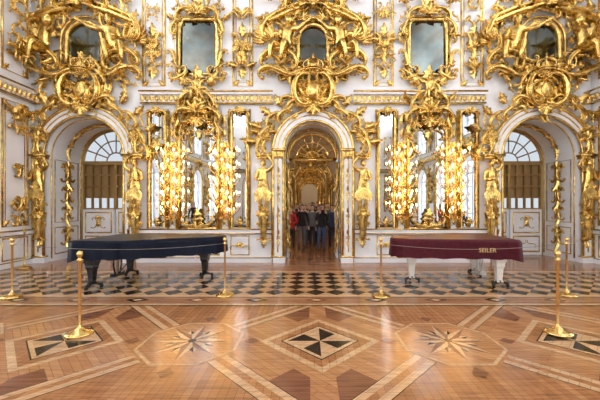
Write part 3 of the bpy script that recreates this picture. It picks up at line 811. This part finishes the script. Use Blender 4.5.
# ---------------------------------------------------------------- pianos
def catmull(pts,n=6):
    P=np.array(pts,float); o=[]
    m=len(P)
    for i in range(m-1):
        p0=P[max(0,i-1)];p1=P[i];p2=P[i+1];p3=P[min(m-1,i+2)]
        for k in range(n):
            t=k/n; o.append(.5*((2*p1)+(p2-p0)*t+(2*p0-5*p1+4*p2-p3)*t*t+(-p0+3*p1-3*p2+p3)*t**3))
    o.append(P[-1]); return np.array(o)
def piano(name,L,loc,rot,case,cover,label=None,hem=.565):
    e=empty(name,loc); e.rotation_euler=(0,0,rot)
    k=L/2.7
    bent=catmull([(.75*k,-1.5),(1.15*k,-1.42),(1.5*k,-1.18),(1.85*k,-.95),(2.25*k,-.82),(2.55*k,-.66),(2.7*k,-.38),(2.66*k,-.12),(2.5*k,0)])
    out=np.concatenate([[(0,0)],np.stack([np.zeros(8),-np.linspace(.12,1.4,8)],-1),[(0,-1.5)],np.stack([np.linspace(.1,.65,6)*k,np.full(6,-1.5)],-1),bent,np.stack([np.linspace(2.35,.1,20)*k,np.zeros(20)],-1)])
    n=len(out)
    def offset(d):
        T=np.roll(out,-1,0)-np.roll(out,1,0); T/=np.linalg.norm(T,axis=1)[:,None]
        Nn=np.stack([T[:,1],-T[:,0]],-1)
        c=out.mean(0)
        sg=1 if ((out-c)*Nn).sum()>0 else -1
        return out+Nn*sg*(d[:,None] if hasattr(d,'__len__') else d)
    def loftz(rings,mb,m=0,top=True):
        V=np.concatenate(rings); r=len(rings)
        i=np.arange(r-1)[:,None]; j=np.arange(n)[None,:]; j2=(j+1)%n
        Q=np.stack([i*n+j,i*n+j2,i*n+n+j2,i*n+n+j],-1).reshape(-1,4)
        mb.add((V,Q),m)
        T=np.array([tuple(t) for t in tessellate_polygon([[Vector((p[0],p[1],0)) for p in rings[0]]])])
        a,b_,c_=rings[0][T[:,0]],rings[0][T[:,1]],rings[0][T[:,2]]
        fl_=np.cross(b_-a,c_-a)[:,2]<0; T[fl_]=T[fl_][:,::-1]
        mb.add((rings[0].copy(),None,T),m)
    cs=MB()
    def ring(d,z):
        o=offset(d); return np.concatenate([o,np.full((n,1),z) if np.isscalar(z) else z[:,None]],1)
    loftz([ring(-.06,.80),ring(-.03,.795),ring(-.03,.64),ring(-.06,.60)],cs)
    o=cs.obj('case',[case],False,e)
    bt=MB(); bt.add(box(.02,.5,-1.46,-.04,.58,.66)); bt.add(box(.5,L-.5,-.8,-.1,.56,.62))
    for yy in (-.4,-.9): bt.add(box(.3,L*.6,yy-.05,yy+.05,.54,.62))
    bt.obj('keybed',[case],False,e)
    s=np.arange(n); wave=.012*np.sin(s*1.9)+.010*np.sin(s*.8+1)
    zt=.935
    rings=[]
    for d,z,wv in ((-.06,zt,0),(-.03,zt,0),(-.006,zt-.008,0),(.014,zt-.03,0),(.02,zt-.08,.3),(.024,zt-.18,.7),(.03,zt-.28,1.0),(.036,hem,1.3)):
        o2=offset(d+wave*wv); zz=np.full(n,z)
        if wv>1: zz=zz+.010*np.sin(s*1.3)-.05*np.exp(-((out[:,0])/.12)**2)
        rings.append(np.concatenate([o2,zz[:,None]],1))
    cv=MB(); loftz(rings,cv); co=cv.obj('dust_cover',[cover],True,e)
    lg=MB(); br=MB()
    for x,yv in ((.32,-.16),(.32,-1.34),(L-.42,-.36)):
        lg.add(box(x-.10,x+.10,yv-.10,yv+.10,.50,.61)); lg.add(box(x-.085,x+.085,yv-.085,yv+.085,.46,.5))
        q=[(.075,.46),(.08,.42),(.06,.36),(.05,.2),(.045,.13),(.06,.12),(.06,.10)]
        for (r0,z0),(r1,z1) in zip(q[:-1],q[1:]):
            V=[(x+a*r0,yv+b_*r0,z0) for a,b_ in ((-1,-1),(1,-1),(1,1),(-1,1))]+[(x+a*r1,yv+b_*r1,z1) for a,b_ in ((-1,-1),(1,-1),(1,1),(-1,1))]
            lg.add((np.array(V),np.array([(i,(i+1)%4,4+(i+1)%4,4+i) for i in range(4)])))
        for a in (.5,2.6,4.7):
            ex,ey=x+.15*math.cos(a),yv+.15*math.sin(a)
            br.add(tube([(x,yv,.11),((x+ex)/2,(yv+ey)/2,.10),(ex,ey,.075)],.022,6,out=(0,0,1)))
            br.add(tube([(ex-.014,ey,.05),(ex+.014,ey,.05)],.038,12,out=(0,0,1)))
            br.add(sphere((ex,ey,.085),.026,8,6))
        br.add(lathe([(.0,.13),(.06,.13),(.065,.10),(.0,.09)],12,(x,yv,0)))
    lg.obj('legs',[case],False,e); br.obj('casters',[BLACK],True,e)
    ly=MB(); x0=.42;yc=-.75
    for s_ in (-1,1):
        t=np.linspace(0,1,12)
        ly.add(tube(np.stack([x0+0*t,yc+s_*(.07+.06*np.sin(t*pi)),.6-.42*t],-1),.018,6,out=(1,0,0)))
        ly.add(tube([(x0,yc+s_*.02,.6),(x0,yc+s_*.02,.18)],.008,5,out=(1,0,0)))
    ly.add(box(x0-.06,x0+.06,yc-.15,yc+.15,.13,.19)); ly.add(tube([(x0,yc,.16),(x0+.4,yc,.58)],.012,5))
    ly.obj('pedal_lyre',[case],False,e)
    pdl=MB()
    for k_ in (-1,0,1): pdl.add(box(x0-.2,x0-.04,yc+k_*.07-.018,yc+k_*.07+.018,.135,.15))
    pdl.obj('pedals',[BRASS],False,e)
    if label:
        cu=bpy.data.curves.new('lettering','FONT'); cu.body=label; cu.size=.115; cu.extrude=.002; cu.align_x='CENTER'
        ob=bpy.data.objects.new('lettering',cu); COL.objects.link(ob); ob.parent=e
        ob.data.materials.append(simple('gold_thread',(.75,.5,.18),.5))
        ob.location=(.62,.048,.70); ob.rotation_euler=(pi/2,0,pi)
    return e
NAVY=simple('midnight_blue_cover',(.004,.007,.020),.28,noise=.3,scale=14,bump=.2,spec=.12)
MAROON=simple('maroon_cover',(.075,.006,.014),.36,noise=.3,scale=14,bump=.2,spec=.15)
piano('grand_piano',2.55,(-4.50,7.35,0),-.05,BLACK,NAVY,hem=.585)
piano('grand_piano',2.36,(3.90,5.98,0),pi-.10,CREAM,MAROON,'SEILER')

# ---------------------------------------------------------------- stanchions
def stanchion(x,y):
    m=MB()
    m.add(lathe([(0,.012),(.155,.012),(.16,.022),(.155,.035),(.12,.05),(.06,.065),(.03,.09),(.02,.11),(.016,.13),(.016,.9),(.024,.905),(.026,.93),(.018,.94),(.018,.955),(.030,.975),(.034,1.0),(.028,1.02),(.012,1.035),(0,1.037)],24,(x,y,0)))
    for a in (0,pi/2): m.add(tube([(x-.04*math.cos(a),y-.04*math.sin(a),.925),(x+.04*math.cos(a),y+.04*math.sin(a),.925)],.007,6,out=(0,0,1)))
    m.obj('rope_barrier_post',[BRASS],True)
ST=[(-5.23,5.42),(-2.95,3.88),(-1.6,5.54),(1.13,5.48),(2.96,3.91),(4.41,5.54),(-7.3,7.95),(7.25,7.7)]
for p in ST: stanchion(*p)
def cord(p,q,sag=.10):
    d=Vector((q[0]-p[0],q[1]-p[1])); L=d.length; f=.045/L
    t=np.linspace(f,1-f,20); P=np.stack([p[0]+(q[0]-p[0])*t,p[1]+(q[1]-p[1])*t,.925-sag*4*t*(1-t)],-1)
    m=MB(); m.add(tube(P,.0035,5,out=(0,0,1))); m.obj('barrier_cord',[CORD],True)
for a,b_ in ((0,2),(0,6),(3,5),(5,7)): cord(ST[a],ST[b_])

# ---------------------------------------------------------------- tourists
SK=[simple('skin_%d'%i,c,.5) for i,c in enumerate(((.66,.40,.29),(.74,.5,.38),(.5,.3,.2)))]
HR=[simple('hair_%d'%i,c,.5) for i,c in enumerate(((.02,.015,.012),(.09,.045,.02),(.36,.23,.1),(.25,.24,.23)))]
EYE=simple('eye_dark',(.03,.02,.015),.2); LIP=simple('lips',(.45,.14,.12),.4); SHOE=simple('shoe_leather',(.02,.018,.016),.4)
CL={}
def cloth(c):
    if c not in CL: CL[c]=simple('cloth_%d'%len(CL),c,.8,noise=.2,scale=20)
    return CL[c]
DEN=(.08,.13,.26); BLK=(.02,.02,.026); GRY=(.16,.16,.18); RED=(.5,.03,.03); PNK=(.65,.38,.36); BEI=(.42,.33,.22); NV=(.03,.045,.12); WH=(.65,.63,.6); GRN=(.08,.14,.07)
def tourist(kind,x,y,h,rz,top,leg,sk=0,hr=0,woman=False):
    V,Q,T,M,TM=BD[kind]; s=h/1.735
    mb=MB(); A=Matrix.Translation((x,y,.012))@Matrix.Rotation(rz,4,'Z')@Matrix.Diagonal((s*(.93 if woman else 1),s,s,1))
    a=np.array(A); V2=V@a[:3,:3].T+a[:3,3]
    mb.v.append(V2); mb.n=len(V2); mb.f[4].append(Q); mb.m[4].append(M)
    if len(T): mb.f[3].append(T); mb.m[3].append(TM)
    if kind in('b','e'):
        cx_=0 if kind=='b' else .07
        mb.add(box(cx_-.07,cx_+.07,-.335,-.31,1.43,1.52),5,A)
    mb.obj('tourist_woman' if woman else 'tourist_man',[SHOE,cloth(leg),cloth(top),SK[sk],HR[hr],EYE,LIP])
PE=[('b',.34,11.0,1.62,.1,BLK,DEN,0,0,False),('d',.02,11.8,1.60,-.15,GRY,BLK,1,1,False),('c',-.74,11.2,1.52,.2,RED,BLK,1,1,True),
('a',-.36,11.6,1.62,.1,BLK,GRY,0,0,False),('e',-.10,12.7,1.58,0,PNK,DEN,1,2,True),('a',.76,11.5,1.60,-.3,NV,BLK,0,0,False),
('c',1.02,12.4,1.56,-.2,BEI,GRY,1,2,True),('a',-.98,12.4,1.64,.3,BLK,BLK,2,3,False),('b',-.6,12.8,1.64,.0,RED,DEN,0,1,False),
('e',.30,12.9,1.58,.2,WH,BLK,1,0,True),('d',.66,13.2,1.68,0,GRN,BLK,0,1,False),('a',1.05,13.6,1.7,.1,BLK,DEN,1,3,False),
('c',-.25,13.7,1.6,.1,PNK,BLK,1,1,True),('a',-1.05,13.8,1.7,.2,NV,BLK,0,0,False),('b',.1,14.6,1.7,0,BLK,BLK,2,0,False),
('c',.45,15.2,1.64,.4,RED,BLK,0,2,True),('a',-.5,15.6,1.72,0,BLK,DEN,1,1,False),
('d',.1,18.4,1.78,0,BLK,DEN,1,1,False),('c',-.35,19.3,1.7,0,WH,BLK,1,2,True),('a',.45,20.2,1.8,0,NV,BLK,0,0,False),('e',-.05,21.4,1.7,0,RED,DEN,1,1,True),
('a',-6.4,.2,1.74,2.6,BLK,DEN,0,0,False),('d',6.75,3.2,1.7,2.8,NV,BLK,1,1,False),('c',6.3,2.2,1.64,2.6,RED,DEN,1,2,True)]
for p in PE: tourist(*p)

# ---------------------------------------------------------------- light
w=bpy.data.worlds.new('sky'); SC.world=w; w.use_nodes=True
bg=w.node_tree.nodes['Background']; bg.inputs[0].default_value=(.84,.92,1,1); bg.inputs[1].default_value=.8
def area(name,loc,rot,sx,sz,P,col=(1,1,1)):
    l=bpy.data.lights.new(name,'AREA'); l.shape='RECTANGLE'; l.size=sx; l.size_y=sz; l.energy=P; l.color=col
    o=bpy.data.objects.new(name,l); COL.objects.link(o); o.location=loc; o.rotation_euler=rot; return o
DAY=(.88,.94,1)
for y in WY:
    area('daylight_window_west',(-HW-.75,y,3.9),(0,-pi/2,0),6.8,1.8,180,DAY)
    area('daylight_window_east',(HW+.75,y,3.9),(0,pi/2,0),6.8,1.8,180,DAY)
for c in FWX:
    area('daylight_window_south',(c,YB-.75,2.5),(pi/2,0,0),2.0,4.2,170,DAY)
for s in (-1,1):  # added uplights, no real fixtures: soft fill bounced off the ceiling
    area('ceiling_bounce_fill',(s*(HW-.45),-.6,8.45),(0,pi+s*.6,0),.5,17.5,900,(.96,.98,1))
area('ceiling_bounce_fill',(0,YB+.5,8.45),(pi-.6,0,0),14,.5,720,(.96,.98,1))  # same added bounce fill along the wall behind the camera
def point(loc,P,col,r=.15):  # added fill lamp; no chandelier is modelled
    l=bpy.data.lights.new('enfilade_fill_lamp','POINT'); l.energy=P; l.color=col; l.shadow_soft_size=r
    o=bpy.data.objects.new('enfilade_fill_lamp',l); COL.objects.link(o); o.location=loc
for s in (-1,1):  # unseen lamps added either side of the door axis to brighten the enfilade
    point((s*3.2,12.6,4.6),110,(1,.86,.68),.3); point((s*3.0,19.6,4.5),130,(1,.82,.58),.3); point((s*3.0,27,4.3),140,(1,.82,.58),.3); point((s*3.0,34,4),140,(1,.88,.7),.3)

# ---------------------------------------------------------------- camera
cam=bpy.data.cameras.new('camera'); co=bpy.data.objects.new('camera',cam); COL.objects.link(co)
cam.sensor_width=36; cam.lens=18.9; cam.shift_x=-8/600; cam.shift_y=5/600; cam.clip_end=200
co.location=(-.14,0,1.6); co.rotation_euler=(pi/2,0,0)
SC.camera=co
SC.view_settings.view_transform='Standard'
SC.view_settings.exposure=0
print('GOLDVERTS',go.n)
